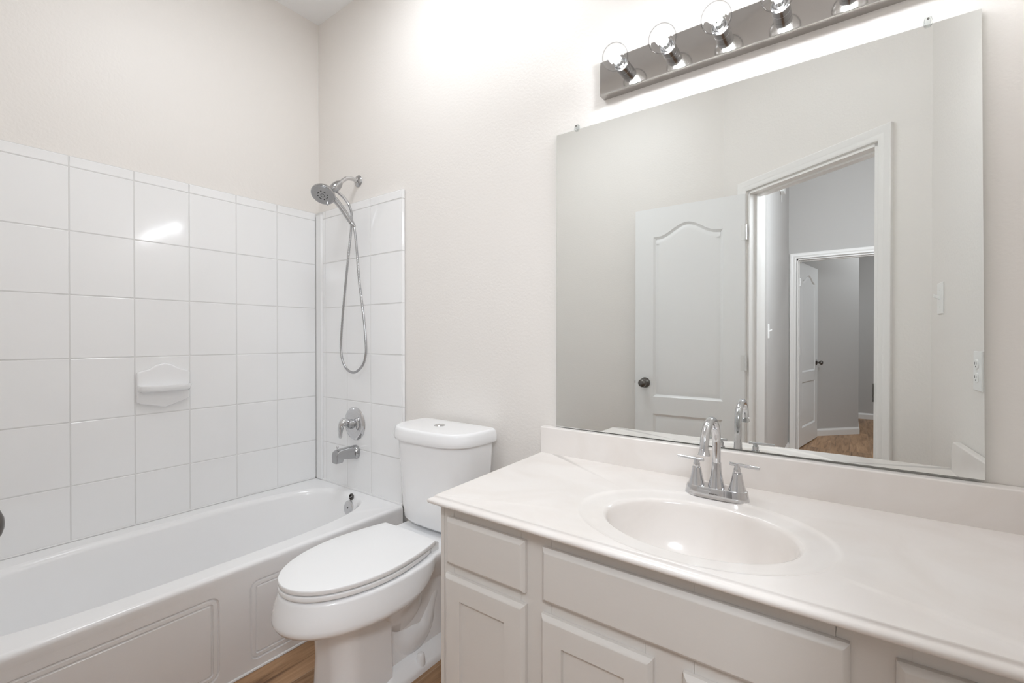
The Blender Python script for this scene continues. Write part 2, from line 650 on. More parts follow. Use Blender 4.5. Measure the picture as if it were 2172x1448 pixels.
def door_leaf(name, hinge, d, n, w, h, z0, label, knob_sides=(1, 1)):
    """Moulded two panel leaf: hinge corner, d along the leaf, n out of the front face; 35 mm thick behind it."""
    hg, d, n = Vector(hinge), Vector(d).normalized(), Vector(n).normalized()
    th = 0.035
    def mk(front):
        def to3(u, v, dep):
            off = -dep if front else -(th - dep)
            q = hg + d * u + n * off
            return (q.x, q.y, z0 + v)
        return to3
    st = 0.118
    x0, x1 = st, w - st
    top, arch = h - 0.185, 0.072
    lo1, hi1 = 0.20, 0.705
    lo2 = 0.815
    low = [(x0, lo1), (x1, lo1), (x1, hi1), (x0, hi1)]
    up = [(x0, lo2), (x1, lo2)]
    m = 24
    for i in range(m + 1):
        u = i / m
        x = x1 + (x0 - x1) * u
        k = 2 * abs(u - 0.5)
        # ogee: flat shoulders, round crown
        b_ = 0.5 * (1 + math.cos(PI * min(1, k / 0.86)))
        up.append((x, top + arch * b_))
    steps = [(0.007, 0.006), (0.015, 0.0105), (0.022, 0.0095), (0.044, 0.002)]
    bm = bmesh.new()
    outer = [(0, 0), (w, 0), (w, h), (0, h)]
    f = panel_face(bm, outer, [(low, steps), (up, steps)], mk(True))
    g = panel_face(bm, outer, [(low, steps), (up, steps)], mk(False))
    for i in range(4):
        j = (i + 1) % 4
        bm.faces.new((f[i], f[j], g[j], g[i]))
    root = struct(name, bm, M_DOOR, label, angle=28)
    # knobs on both faces
    for side in (1, -1):
        if not knob_sides[0 if side == 1 else 1]:
            continue
        q = hg + d * (w - 0.066) + n * (0 if side == 1 else -th)
        a = n * side
        kb = lathe([(0, 0.033), (0.003, 0.0335), (0.007, 0.031), (0.010, 0.020), (0.014, 0.012), (0.026, 0.0105),
                    (0.033, 0.014), (0.040, 0.022), (0.050, 0.0268), (0.060, 0.0255), (0.067, 0.019), (0.0705, 0.009), (0.071, 0.0)],
                   (q.x, q.y, 0.915), (a.x, a.y, 0), 36)
        tag(obj('door_knob', kb, M_PEWTER, root), 'dark pewter knob')
    q = hg + d * w - n * (th / 2)
    bm = bmesh.new()
    e = d * 0.0015
    c = d * 0.008
    pts = [q - n * 0.011, q + n * 0.011, q + n * 0.011 + e, q - n * 0.011 + e]
    add_prism(bm, [tuple(v) for v in pts], 0.885, 0.945)
    pts = [q - n * 0.006, q + n * 0.006, q + n * 0.006 + c, q - n * 0.006 + c]
    add_prism(bm, [tuple(v) for v in pts], 0.907, 0.923)
    tag(obj('latch', bm, M_PEWTER, root, smooth=False), 'dark metal latch')
    for zc in (z0 + h - 0.178 - 0.045, z0 + h / 2 + 0.035, z0 + 0.28 + 0.045):
        bm = bmesh.new()
        k = hg - d * 0.004 + n * 0.004
        add_lathe(bm, [(0, 0.004), (0.001, 0.0065), (0.031, 0.0065), (0.0315, 0.0056), (0.032, 0.0065), (0.058, 0.0065), (0.0585, 0.0056),
                       (0.059, 0.0065), (0.088, 0.0065), (0.089, 0.004)], (k.x, k.y, zc - 0.0445), (0, 0, 1), 16)
        p0 = hg + d * 0.001
        pts = [p0, p0 + d * 0.022, p0 + d * 0.022 + n * 0.0015, p0 + n * 0.0015]
        add_prism(bm, [tuple(v) for v in pts], zc - 0.0445, zc + 0.0445)
        obj('hinge', bm, M_HINGE, root)
    return root


# bathroom door, swung right back against the foot wall
door_leaf('door_1', (2.008, -1.4415), (-0.652, 0.007), (0.007, 0.652), 0.652, 2.025, 0.012,
          'white arch topped two panel door folded back, seen in the mirror')
# far door opens into the far room
door_leaf('door_2', (2.072, -4.37), (0.135, -0.82), (0.82, 0.135), 0.80, 2.025, 0.012,
          'narrow seen white two panel door standing open across the hallway')

# ------------------------------------------------------------------ tile surround
COLS_Y = [-1.56, -1.453, -1.2485, -1.044, -0.8395, -0.635, -0.4305, -0.226, -0.004]
ROWS_Z = [0.398, 0.615, 0.868, 1.121, 1.374, 1.627, 1.880, 1.926]
COLS_X = [0.066, 0.0927, 0.2972, 0.5017, 0.748]


def tiles(us, vs, to3, thick, name, parent, round_last=False):
    bm = bmesh.new()
    g, ch = 0.0014, 0.0022
    for i in range(len(us) - 1):
        for j in range(len(vs) - 1):
            u0, u1, v0, v1 = us[i] + g, us[i + 1] - g, vs[j] + g, vs[j + 1] - g
            tu, tv = random.uniform(-1, 1) * 0.0006, random.uniform(-1, 1) * 0.0006
            last = round_last and i == len(us) - 2
            top = j == len(vs) - 2
            def dep(u, v, base):
                cu, cv = (u0 + u1) / 2, (v0 + v1) / 2
                return base + tu * (u - cu) / 0.2 + tv * (v - cv) / 0.25
            r = []
            for ins, base in ((0, -thick), (0, -0.0022), (ch * 0.35, -0.0007), (ch, 0.0)):
                q = []
                for a, b in ((u0, v0), (u1, v0), (u1, v1), (u0, v1)):
                    iu = ins if a == u0 else -ins
                    iv = ins if b == v0 else -ins
                    k = base
                    if last and a == u1:      # bullnose edge
                        iu = -ins * 3.2
                        if base == -0.0022: k = -0.009
                        if base == -0.0007: k = -0.0028
                    if top and b == v1:
                        iv = -ins * 2.4
                        if base == -0.0022: k = -0.0065
                        if base == -0.0007: k = -0.0022
                    q.append(to3(a + iu, b + iv, dep(a, b, k) if base == 0 else k))
                r.append([Vector(p) for p in q])
            add_loft(bm, r, cap0=False)
    return obj(name, bm, M_TILE, parent, smooth=False)


tl = tiles(COLS_Y, ROWS_Z, lambda u, v, d: (d, u, v), 0.006, 'tile_surround', wall_left)
tag(tl, kind='structure')
o = obj('grout', box(XL, -0.0012, YF, 0.0, 0.398, 1.9235), M_GROUT, wall_left, smooth=False)
tag(o, kind='structure')
tb = tiles(COLS_X, ROWS_Z, lambda u, v, d: (u, -d, v), 0.016, 'tile_surround', wall_back, True)
tag(tb, kind='structure')
o = obj('grout', box(0.0, 0.744, 0.0012, YW, 0.398, 1.9235), M_GROUT, wall_back, smooth=False)
tag(o, kind='structure')
# corner strip and its sealant lines
bm = bmesh.new()
add_loft(bm, [[(0.0035, 0.002, z), (0.0035, -0.004, z), (0.008, -0.0065, z), (0.048, -0.0065, z), (0.056, -0.0095, z), (0.0625, -0.008, z), (0.065, 0.002, z)]
              for z in (0.396, 1.908)])
tag(obj('corner_trim', bm, M_TILE, wall_back, angle=30), kind='structure')
tag(obj('sealant_line', box(0.0, 0.0034, -0.003, 0.0, 0.40, 1.90), M_GAP, wall_back, smooth=False), kind='structure')
bm = bmesh.new()
add_tube(bm, [(0.066, 0.001, 0.3955), (0.748, 0.001, 0.3955)], 0.0075, 10)
tag(obj('caulk_bead', bm, M_CAULK, wall_back), kind='structure')
tag(obj('caulk_bead', tube([(-0.0035, YF, 0.3955), (-0.0035, -0.01, 0.3955)], 0.006, 10), M_CAULK, wall_left), kind='structure')

# ------------------------------------------------------------------ bathtub
TX, TY0, TY1, TZ = 0.755, -1.553, -0.004, 0.394
tub = empty('bathtub', (0.377, -0.77, 0), 'white alcove bathtub with grooved apron under the tiled walls', 'bathtub')
NT = 96


def tub_ring(a, b, n, z, cx=0.369, cy=-0.76):
    return [(x, y, z) for x, y in superellipse(cx, cy, a, b, n, NT)]


def outer_ring(z, x1, r=0.004):
    """Rim outline sampled at the same angles as the basin rings."""
    out = []
    x0, y0, y1 = 0.003, TY0, TY1
    for x, y in superellipse(0.369, -0.76, 0.297, 0.715, 3.2, NT):
        dx, dy = x - 0.369, y + 0.76
        k = 1e9
        if dx > 1e-9: k = min(k, (x1 - 0.369) / dx)
        if dx < -1e-9: k = min(k, (x0 - 0.369) / dx)
        if dy > 1e-9: k = min(k, (y1 + 0.76) / dy)
        if dy < -1e-9: k = min(k, (y0 + 0.76) / dy)
        out.append((0.369 + dx * k, -0.76 + dy * k, z))
    # snap the nearest samples to the four corners
    for c in ((x0, y0), (x0, y1), (x1, y0), (x1, y1)):
        i = min(range(NT), key=lambda q: (out[q][0] - c[0]) ** 2 + (out[q][1] - c[1]) ** 2)
        out[i] = (c[0], c[1], z)
    return out


rings = [outer_ring(TZ - 0.0005, TX - 0.016), tub_ring(0.303, 0.722, 3.2, TZ - 0.0012), tub_ring(0.297, 0.715, 3.2, TZ - 0.004),
         tub_ring(0.288, 0.705, 3.2, TZ - 0.012), tub_ring(0.281, 0.697, 3.2, TZ - 0.026),
         tub_ring(0.272, 0.680, 3.2, TZ - 0.09), tub_ring(0.262, 0.655, 3.2, TZ - 0.19), tub_ring(0.25, 0.62, 3.1, TZ - 0.265),
         tub_ring(0.235, 0.595, 3.0, TZ - 0.298), tub_ring(0.205, 0.56, 2.9, TZ - 0.315), tub_ring(0.12, 0.42, 2.5, TZ - 0.322)]
bm = bmesh.new()
add_loft(bm, rings, cap0=False)
# rolled front edge and apron top
lip = [(TX - 0.016, TZ - 0.0005), (TX - 0.010, TZ - 0.0015), (TX - 0.0045, TZ - 0.0045), (TX - 0.0012, TZ - 0.0095), (TX, TZ - 0.016), (TX, TZ - 0.028), (TX - 0.0005, TZ - 0.040)]
add_loft(bm, [[(x, y, z) for x, z in lip] for y in (TY0, TY1)], cap0=False, cap1=False, closed=False)
obj('basin', bm, M_TUB, tub, angle=60)
bm = bmesh.new()
AX = TX - 0.0005
def apron3(u, v, dep):
    return (AX - dep, u, v)
# outline runs counter-clockwise in (y, z) as seen from the room
def grooved(y0, y1, z0, z1):
    rr = lambda i: round_rect(y0 + i, y1 - i, z0 + i, z1 - i, max(0.030 - i, 0.003))
    return (rr(0), [(rr(0.0010), 0.0062), (rr(0.0042), 0.0064), (rr(0.0085), 0.0012), (rr(0.0190), 0.0010), (rr(0.0200), 0.0062), (rr(0.0232), 0.0064), (rr(0.0272), 0.0014)])
p1 = grooved(-1.445, -0.804, 0.036, 0.324)
p2 = grooved(-0.706, -0.065, 0.036, 0.324)
ap = panel_face(bm, [(TY0, 0.0), (TY1, 0.0), (TY1, TZ - 0.040), (TY0, TZ - 0.040)], [p1, p2], apron3)
obj('apron', bm, M_TUB, tub, angle=20)
# overflow plate and the open screw hole above it, on the sloping end wall
ND = Vector((0, -0.985, 0.17)).normalized()
op = lathe([(-0.004, 0.034), (0.004, 0.0365), (0.008, 0.036), (0.0105, 0.033), (0.0115, 0.02), (0.0118, 0.0)], (0.426, -0.074, 0.334), ND, 40)
op = obj('overflow_plate', op, M_CHROME, tub)
tag(op, 'round chrome overflow plate')
c = Vector((0.426, -0.074, 0.334)) + ND * 0.0116
obj('screw', lathe([(0, 0.0045), (0.0015, 0.004), (0.002, 0.0)], c, ND, 16), M_DARK, op)
hl = Vector((0.424, -0.061, 0.3855))
oh = obj('overflow_hole', lathe([(-0.002, 0.0165), (0.0035, 0.0165), (0.0042, 0.015), (0.0035, 0.013), (-0.001, 0.012), (-0.001, 0.0)], hl, ND, 28), M_PEWTER, tub)
tag(oh, 'small dark round hole fitting')
obj('cross_bar', tube([hl + Vector((0.011, 0, 0.006)) + ND * 0.002, hl + Vector((-0.011, 0, -0.006)) + ND * 0.002], 0.0025, 8), M_SATIN, oh)
tag(obj('floor_caulk', tube([(TX - 0.001, TY0, 0.003), (TX - 0.001, TY1 - 0.02, 0.003)], 0.006, 8), M_CAULK, tub), 'white caulk line along the floor')

# ------------------------------------------------------------------ soap dish
sd = empty('soap_dish', (0.0, -0.738, 0.99), 'white ceramic soap dish with pointed back plate on the tiled tub wall', 'soap dish')
yc = -0.738
out = [(-0.098, 0.925), (-0.085, 0.916), (-0.045, 0.906), (0.0, 0.893), (0.045, 0.908), (0.085, 0.922), (0.098, 0.932),
       (0.098, 1.048), (0.090, 1.056), (0.055, 1.066), (0.028, 1.084), (0.0, 1.091), (-0.028, 1.084), (-0.055, 1.066), (-0.090, 1.056), (-0.098, 1.048)]
out = [(yc + a, z) for a, z in out]
rings = []
for ins, x in ((0, 0.0005), (0, 0.013), (0.002, 0.0165), (0.006, 0.018)):
    rings.append([(x, a, z) for a, z in inset(out, ins)])
obj('back_plate', loft(rings), M_PORC, sd, angle=50)
# tray with a raised rim
bm = bmesh.new()
def tray(d, w, z):
    n = 10
    pts = [(0.006, yc - w), ]
    for i in range(n + 1):
        a = -PI / 2 + PI * i / n
        c_, s_ = math.cos(a), math.sin(a)
        pts.append((0.012 + (d - 0.012) * abs(c_) ** 0.35, yc + w * math.copysign(abs(s_) ** 0.55, s_)))
    pts.append((0.006, yc + w))
    return [(x, y, z) for x, y in pts]
add_loft(bm, [tray(0.052, 0.090, 0.966), tray(0.060, 0.096, 0.975), tray(0.063, 0.098, 0.990), tray(0.061, 0.0965, 0.996), tray(0.056, 0.092, 0.994), tray(0.052, 0.088, 0.986)])
obj('tray', bm, M_PORC, sd, angle=50)

# ------------------------------------------------------------------ shower arm and hand shower
sa = empty('shower_mount', (0.375, YW, 2.04), 'bent chrome shower arm with round wall flange above the tiles', 'shower arm')
obj('flange', lathe([(0.0005, 0.030), (0.003, 0.0305), (0.008, 0.027), (0.013, 0.018), (0.015, 0.013), (0.015, 0.0)], (0.375, YW, 2.04), (0, -1, 0), 36), M_SATIN, sa)
arm = spline([(0.375, 0.010, 2.040), (0.375, -0.02, 2.042), (0.375, -0.05, 2.036), (0.375, -0.074, 2.018), (0.374, -0.095, 1.996)], 8)
obj('pipe', tube(arm, 0.0105, 20), M_CHROME, sa)
br = Vector((0, -0.69, -0.72)).normalized()
b0 = Vector((0.374, -0.088, 2.003))
brk = obj('holder', lathe([(0, 0.0125), (0.002, 0.014), (0.010, 0.0145), (0.0105, 0.0135), (0.012, 0.0190), (0.03, 0.0225), (0.045, 0.0235), (0.060, 0.021), (0.068, 0.013), (0.068, 0.0)], b0, br, 32), M_SATIN, sa)

hs = empty('hand_shower', (0.366, -0.185, 1.93), 'chrome hand shower with round spray head and looping metal hose', 'hand shower')
hc = Vector((0.366, -0.178, 1.926))
hn = Vector((0.34, -0.52, -0.80)).normalized()      # spray direction
obj('head', lathe([(-0.030, 0.010), (-0.028, 0.022), (-0.020, 0.038), (-0.010, 0.052), (0.000, 0.0575), (0.008, 0.0585), (0.012, 0.0575), (0.0135, 0.0545), (0.0135, 0.0)], hc, hn, 48), M_SATIN, hs)
face = lathe([(0.013, 0.0535), (0.0148, 0.053), (0.0155, 0.05), (0.0152, 0.034), (0.0145, 0.033), (0.0152, 0.031), (0.0158, 0.0)], hc, hn, 48)
M_FACE = plain('spray_face_grey', (0.42, 0.42, 0.425), 0.3, metal=0.35)
sf = obj('spray_face', face, M_FACE, hs)
a_, u_, v_ = frame_of(hn)
def on_face(r, ang, h=0.0157):
    return hc + a_ * h + (u_ * math.cos(ang) + v_ * math.sin(ang)) * r
bm = bmesh.new()
for k in range(10):
    add_lathe(bm, [(0, 0.0016), (0.0016, 0.0014), (0.0017, 0)], on_face(0.009, 2 * PI * k / 10), hn, 8)
obj('nozzle_ring', bm, M_DARK, sf)
for k in range(8):
    a0 = 2 * PI * k / 8
    if k % 2:
        g = tube([on_face(0.0235, a0 + t_ * 0.26, 0.0158) for t_ in (-1, -0.5, 0, 0.5, 1)], 0.0019, 8)
    else:
        g = lathe([(0, 0.0034), (0.0012, 0.0028), (0.0013, 0)], on_face(0.024, a0), hn, 12)
    obj('nozzle', g, M_DARK, sf)
bm = bmesh.new()
for k in range(40):
    add_lathe(bm, [(0, 0.0014), (0.0014, 0.0011), (0.0015, 0)], on_face(0.040 + 0.007 * (k % 2), 2 * PI * k / 40, 0.0152), hn, 6)
tag(obj('rim_nozzles', bm, M_FACE, sf), kind='stuff')
# selector tab at the lower edge of the head
e0 = Vector((0.385, -0.168, 1.882))
obj('selector_tab', tube([e0, e0 + Vector((0.004, -0.002, -0.012)), e0 + Vector((0.005, -0.003, -0.016))], [0.0035, 0.003, 0.0042], 12), M_SATIN, hs)
hp = [(0.372, -0.140, 1.925), (0.384, -0.124, 1.904), (0.400, -0.100, 1.868), (0.416, -0.076, 1.826), (0.428, -0.060, 1.795)]
hpp = spline(hp, 8)
hr = []
for i in range(len(hpp)):
    s = i / (len(hpp) - 1)
    hr.append(0.015 - 0.002 * s if s > 0.15 else 0.011 + 0.0267 * s)
obj('handle', tube(hpp, hr, 24), M_SATIN, hs)
ct = (Vector(hp[-1]) - Vector(hp[-2])).normalized()
c0 = Vector(hp[-1])
obj('hose_nut', lathe([(0.0005, 0.0095), (0.001, 0.0118), (0.014, 0.0112), (0.022, 0.0095), (0.026, 0.0075), (0.026, 0)], c0, ct, 24), M_SATIN, hs)
hose = [tuple(c0 + ct * 0.02), (0.452, -0.056, 1.735), (0.466, -0.056, 1.645), (0.487, -0.056, 1.486), (0.520, -0.056, 1.319), (0.537, -0.056, 1.20), (0.538, -0.056, 1.122),
        (0.508, -0.056, 1.062), (0.437, -0.056, 1.026), (0.366, -0.056, 1.052), (0.328, -0.056, 1.128), (0.334, -0.056, 1.256), (0.360, -0.054, 1.451),
        (0.386, -0.052, 1.619), (0.403, -0.046, 1.76), (0.405, -0.044, 1.842), (0.398, -0.055, 1.892), (0.388, -0.080, 1.928), (0.376, -0.112, 1.953)]
hpth = spline(hose, 34)
rr = []
for i in range(len(hpth)):
    rr.append(0.0063 if (i % 3) else 0.0054)
obj('hose', tube(hpth, rr, 12), M_SATIN, hs, angle=180)
obj('hose_end', tube(spline(hose[-4:], 8)[8:], 0.0085, 16), M_CHROME, hs)

# ------------------------------------------------------------------ valve and tub spout
sv = empty('shower_valve', (0.37, 0.0, 0.75), 'round chrome shower valve plate with curved lever on the tiled wall', 'shower valve')
obj('escutcheon', lathe([(0.0005, 0.087), (0.003, 0.0875), (0.008, 0.083), (0.012, 0.070), (0.0135, 0.060), (0.0125, 0.055), (0.016, 0.045), (0.020, 0.033), (0.021, 0.0)], (0.37, 0, 0.749), (0, -1, 0), 56), M_CHROME, sv)
obj('hub', lathe([(0.018, 0.026), (0.030, 0.025), (0.034, 0.0215), (0.048, 0.0205), (0.052, 0.014), (0.052, 0)], (0.37, 0, 0.749), (0, -1, 0), 36), M_SATIN, sv)
lv = spline([(0.371, -0.042, 0.752, 0.012), (0.371, -0.056, 0.764, 0.0195), (0.370, -0.070, 0.766, 0.0205), (0.369, -0.082, 0.752, 0.0165), (0.367, -0.087, 0.726, 0.0125), (0.366, -0.087, 0.702, 0.010), (0.366, -0.087, 0.688, 0.0085), (0.366, -0.087, 0.684, 0.003)], 6)
obj('lever', tube([p[:3] for p in lv], [p[3] for p in lv], 20), M_CHROME, sv)

ts = empty('tub_spout', (0.377, 0.0, 0.6), 'chrome tub spout with pull up diverter below the shower valve', 'tub spout')
prof = [(-0.001, 0.566), (-0.050, 0.572), (-0.088, 0.580), (-0.093, 0.562), (-0.128, 0.562), (-0.1295, 0.603), (-0.124, 0.622), (-0.108, 0.630), (-0.03, 0.634), (-0.001, 0.634)]
bm = bmesh.new()
rg = []
for x, k in ((-0.024, 0.75), (-0.0205, 0.93), (-0.012, 1.0), (0.012, 1.0), (0.0205, 0.93), (0.024, 0.75)):
    cy_, cz_ = -0.06, 0.600
    rg.append([(0.377 + x, -0.001 + (y + 0.001) * (0.97 + 0.03 * k), cz_ + (z - cz_) * k) for y, z in prof])
add_loft(bm, rg)
obj('body', bm, M_SATIN, ts, bevel=0.004, seg=3)
obj('collar', lathe([(0.0005, 0.036), (0.008, 0.0365), (0.016, 0.0345), (0.022, 0.030), (0.022, 0)], (0.377, 0, 0.600), (0, -1, 0), 36), M_SATIN, ts)
obj('diverter_knob', lathe([(-0.006, 0.003), (0.006, 0.003), (0.009, 0.006), (0.012, 0.0072), (0.0145, 0.006), (0.015, 0)], (0.377, -0.112, 0.634), (0, 0, 1), 20), M_CHROME, ts)

# ------------------------------------------------------------------ toilet
TCX = 1.124
toilet = empty('toilet', (TCX, -0.40, 0), 'white two piece toilet with closed lid between bathtub and vanity', 'toilet')


def tank_ring(hw, yb, yf, z, nb=9, nf=3.4, N=72):
    """Straight back, bowed front."""
    out = []
    cy = yb - 0.055
    for i in range(N):
        t_ = 2 * PI * i / N
        c_, s_ = math.cos(t_), math.sin(t_)
        n_ = nb if s_ > 0 else nf
        b_ = (yb - cy) if s_ > 0 else (cy - yf)
        nx = 7 if s_ > 0 else nf
        out.append((TCX + hw * math.copysign(abs(c_) ** (2 / nx), c_), cy + b_ * math.copysign(abs(s_) ** (2 / n_), s_), z))
    return out


obj('tank', loft([tank_ring(0.150, -0.030, -0.165, 0.436), tank_ring(0.170, -0.022, -0.196, 0.441), tank_ring(0.180, -0.020, -0.208, 0.455), tank_ring(0.186, -0.018, -0.213, 0.50),
                  tank_ring(0.199, -0.015, -0.226, 0.70), tank_ring(0.204, -0.013, -0.231, 0.80)]), M_PORC, toilet, angle=60)
obj('tank_lid', loft([tank_ring(0.206, -0.010, -0.236, 0.786), tank_ring(0.216, -0.004, -0.247, 0.787), tank_ring(0.219, -0.003, -0.251, 0.796), tank_ring(0.2175, -0.003, -0.249, 0.812), tank_ring(0.215, -0.004, -0.246, 0.826),
                      tank_ring(0.213, -0.006, -0.243, 0.833), tank_ring(0.209, -0.009, -0.239, 0.8375), tank_ring(0.203, -0.013, -0.232, 0.8388), tank_ring(0.10, -0.05, -0.17, 0.8392)]), M_PORC, toilet, angle=60)
fb = obj('flush_button', lathe([(-0.002, 0.0235), (0.002, 0.0235), (0.0035, 0.022), (0.0036, 0.0205), (0.0045, 0.020), (0.0055, 0.017), (0.0058, 0)], (1.115, -0.115, 0.8385), (0, 0, 1), 36), M_CHROME, toilet)
tag(fb, 'round chrome flush button')


def egg(hw, yc_, af, ab, z, nf=2.0, nb=2.6, N=80):
    out = []
    for i in range(N):
        t_ = 2 * PI * i / N
        c_, s_ = math.cos(t_), math.sin(t_)
        n_ = nb if s_ > 0 else nf
        out.append((TCX + hw * math.copysign(abs(c_) ** (2 / n_), c_), yc_ + (ab if s_ > 0 else af) * math.copysign(abs(s_) ** (2 / n_), s_), z))
    return out


# bowl: rim with flared apron, rounded underside and the deck under the tank
bowl = loft([egg(0.150, -0.47, 0.24, 0.20, 0.4185, 2.0, 3.2), egg(0.180, -0.50, 0.265, 0.25, 0.4205, 2.0, 3.2), egg(0.1865, -0.50, 0.274, 0.26, 0.417, 2.0, 3.2), egg(0.189, -0.50, 0.278, 0.264, 0.41, 2.0, 3.2),
             egg(0.196, -0.50, 0.288, 0.25, 0.372, 2.05, 3.0), egg(0.201, -0.50, 0.294, 0.22, 0.345, 2.05, 2.8), egg(0.2005, -0.50, 0.294, 0.20, 0.333, 2.05, 2.7), egg(0.195, -0.50, 0.288, 0.18, 0.322, 2.05, 2.6), egg(0.175, -0.495, 0.268, 0.165, 0.311, 2.05, 2.5),
             egg(0.146, -0.46, 0.20, 0.15, 0.298, 2.0, 2.4), egg(0.128, -0.42, 0.13, 0.15, 0.265, 2.0, 2.3), egg(0.108, -0.40, 0.11, 0.14, 0.215, 2.0, 2.2), egg(0.078, -0.39, 0.08, 0.12, 0.16, 2.0, 2.0)])
bw = obj('bowl', bowl, M_PORC, toilet, angle=60)
deck = loft([[(TCX + x, y, z) for x, y in round_rect(-hw, hw, -0.33, -0.035, 0.03)] for hw, z in ((0.105, 0.30), (0.13, 0.345), (0.155, 0.385), (0.163, 0.41), (0.160, 0.4195), (0.152, 0.4225))])
obj('deck', deck, M_PORC, bw, angle=60)
def ped_plan(hw, y0, yb=-0.455):
    """Rounded nose, straight sides, square back corners."""
    pts = [(hw, yb), (-hw, yb)]
    r = 0.070
    for k in range(13):
        a = PI + PI / 2 * k / 12
        pts.append((-hw + r + r * math.cos(a), y0 + r + r * math.sin(a)))
    for k in range(13):
        a = 1.5 * PI + PI / 2 * k / 12
        pts.append((hw - r + r * math.cos(a), y0 + r + r * math.sin(a)))
    return pts


# pedestal: round nosed column, narrower body with the trapway, foot flange
ped = obj('pedestal', loft([[(TCX + x, y, z) for x, y in ped_plan(hw, y0)]
                  for hw, y0, z in ((0.109, -0.650, 0.0), (0.106, -0.648, 0.05), (0.101, -0.645, 0.15), (0.101, -0.651, 0.25), (0.106, -0.668, 0.322))]), M_PORC, toilet, angle=50)
foot = loft([[(TCX + x, y, z) for x, y in round_rect(-hw, hw, y0, -0.075, 0.05)]
             for hw, y0, z in ((0.135, -0.52, 0.0), (0.135, -0.52, 0.016), (0.128, -0.515, 0.026), (0.105, -0.50, 0.044), (0.08, -0.48, 0.062))])
obj('foot', foot, M_PORC, ped, angle=50)
body = loft([[(TCX + x, y, z) for x, y in round_rect(-hw, hw, y0, -0.10, 0.03)]
             for hw, y0, z in ((0.088, -0.50, 0.03), (0.078, -0.50, 0.12), (0.078, -0.50, 0.22), (0.095, -0.50, 0.32))])
obj('neck', body, M_PORC, ped, angle=50)
tw = spline([(1.135, -0.46, 0.20, 0.060), (1.139, -0.40, 0.135, 0.068), (1.150, -0.345, 0.100, 0.074), (1.148, -0.285, 0.112, 0.068), (1.139, -0.245, 0.185, 0.066), (1.136, -0.205, 0.26, 0.068), (1.132, -0.155, 0.25, 0.066), (1.13, -0.125, 0.15, 0.06), (1.13, -0.12, 0.06, 0.055)], 6)
obj('trapway', tube([p[:3] for p in tw], [p[3] for p in tw], 28), M_PORC, ped, angle=90)
for sx in (1, -1):
    obj('bolt_cap', lathe([(0, 0.0165), (0.02, 0.0155), (0.036, 0.013), (0.041, 0.009), (0.0425, 0)], (TCX + sx * 0.116, -0.335, 0.022), (0, 0, 1), 24), M_SEAT, toilet)


def seat_ring(k, z, back=-0.285):
    """Lid outline: squared back, long tapering front."""
    pts = []
    N = 64
    hwb, hw, ym, tip = 0.143, 0.179, -0.50, -0.777
    for i in range(N + 1):                       # right side back to left side back through the tip
        u = i / N
        a = -0.02 + (PI + 0.04) * u
        c_, s_ = math.cos(a), math.sin(a)
        if s_ < 0: s_ = 0
        x = hw * math.copysign(abs(c_) ** 0.97, c_)
        pts.append([x, ym + (tip - ym) * s_ ** 0.97])
    M_ = 14
    left = []
    for i in range(1, M_ + 1):
        u = i / M_
        x = hw - (hw - hwb) * u ** 1.7
        left.append([-x, ym + (back - ym) * u])
    pts += left
    for i in range(1, 8):
        x = -hwb + 2 * hwb * i / 8
        pts.append([x, back + 0.004 * math.sin(PI * i / 8)])
    pts += [[-x, y] for x, y in left[::-1]]
    cx_, cy_ = 0, -0.52
    return [(TCX + cx_ + (x - cx_) * k, cy_ + (y - cy_) * (1 - (1 - k) * 0.62), z) for x, y in pts]


obj('seat', loft([seat_ring(0.94, 0.4245, -0.315), seat_ring(0.988, 0.4250, -0.31), seat_ring(1.002, 0.428, -0.31), seat_ring(1.0, 0.4385, -0.31), seat_ring(0.985, 0.4405, -0.312), seat_ring(0.9, 0.4408, -0.32)]), M_SEAT, toilet, angle=60)
obj('seat_lid', loft([seat_ring(0.93, 0.4446), seat_ring(0.985, 0.4448), seat_ring(0.996, 0.446), seat_ring(0.998, 0.4545), seat_ring(0.994, 0.4582), seat_ring(0.984, 0.4602), seat_ring(0.80, 0.4618), seat_ring(0.35, 0.4632)]), M_SEAT, toilet, angle=60)
bm = bmesh.new()
for sx in (1, -1):
    add_loft(bm, [[(TCX + sx * (0.118 + dx), y, z) for y, z in ((-0.268, 0.421), (-0.304, 0.421), (-0.306, 0.436), (-0.296, 0.452), (-0.280, 0.456), (-0.268, 0.448))] for dx in (-0.02, 0.023)])
    o = obj('seat_hinge', bm, M_SEAT, toilet, bevel=0.003)
    bm = bmesh.new()
bm.free()

# ------------------------------------------------------------------ vanity cabinet
CX0, CYF = 1.5765, -0.556            # left side, face frame front
CX1F, CX1B = 2.768, 2.810           # right end at the front and at the wall
CT = 0.7512                          # cabinet top
CYB = YW - 0.003
van = empty('vanity_cabinet', (2.18, -0.30, 0), 'greige painted vanity cabinet with plain doors under the cream sink top', 'cabinet')
bm = bmesh.new()
add_prism(bm, [(1.5625, CYF + 0.0015), (1.5750, CYF + 0.0015), (1.5750, CYB), (1.5625, CYB)], 0.0, CT)
add_prism(bm, [(CX1F - 0.02, CYF + 0.02), (CX1F - 0.003, CYF + 0.02), (CX1B - 0.003, CYB), (CX1B - 0.02, CYB)], 0.0, CT)
add_box(bm, 1.575, CX1F - 0.02, CYF + 0.02, CYB - 0.01, 0.10, 0.116)
add_box(bm, 1.575, CX1F - 0.02, CYF + 0.075, CYF + 0.09, 0.0, 0.10)
add_box(bm, 1.575, CX1F, CYB - 0.01, CYB, 0.0, CT)
obj('carcass', bm, M_CAB, van, smooth=False)
bm = bmesh.new()
RAIL = [(0.10, 0.128), (0.545, 0.600), (0.705, CT)]
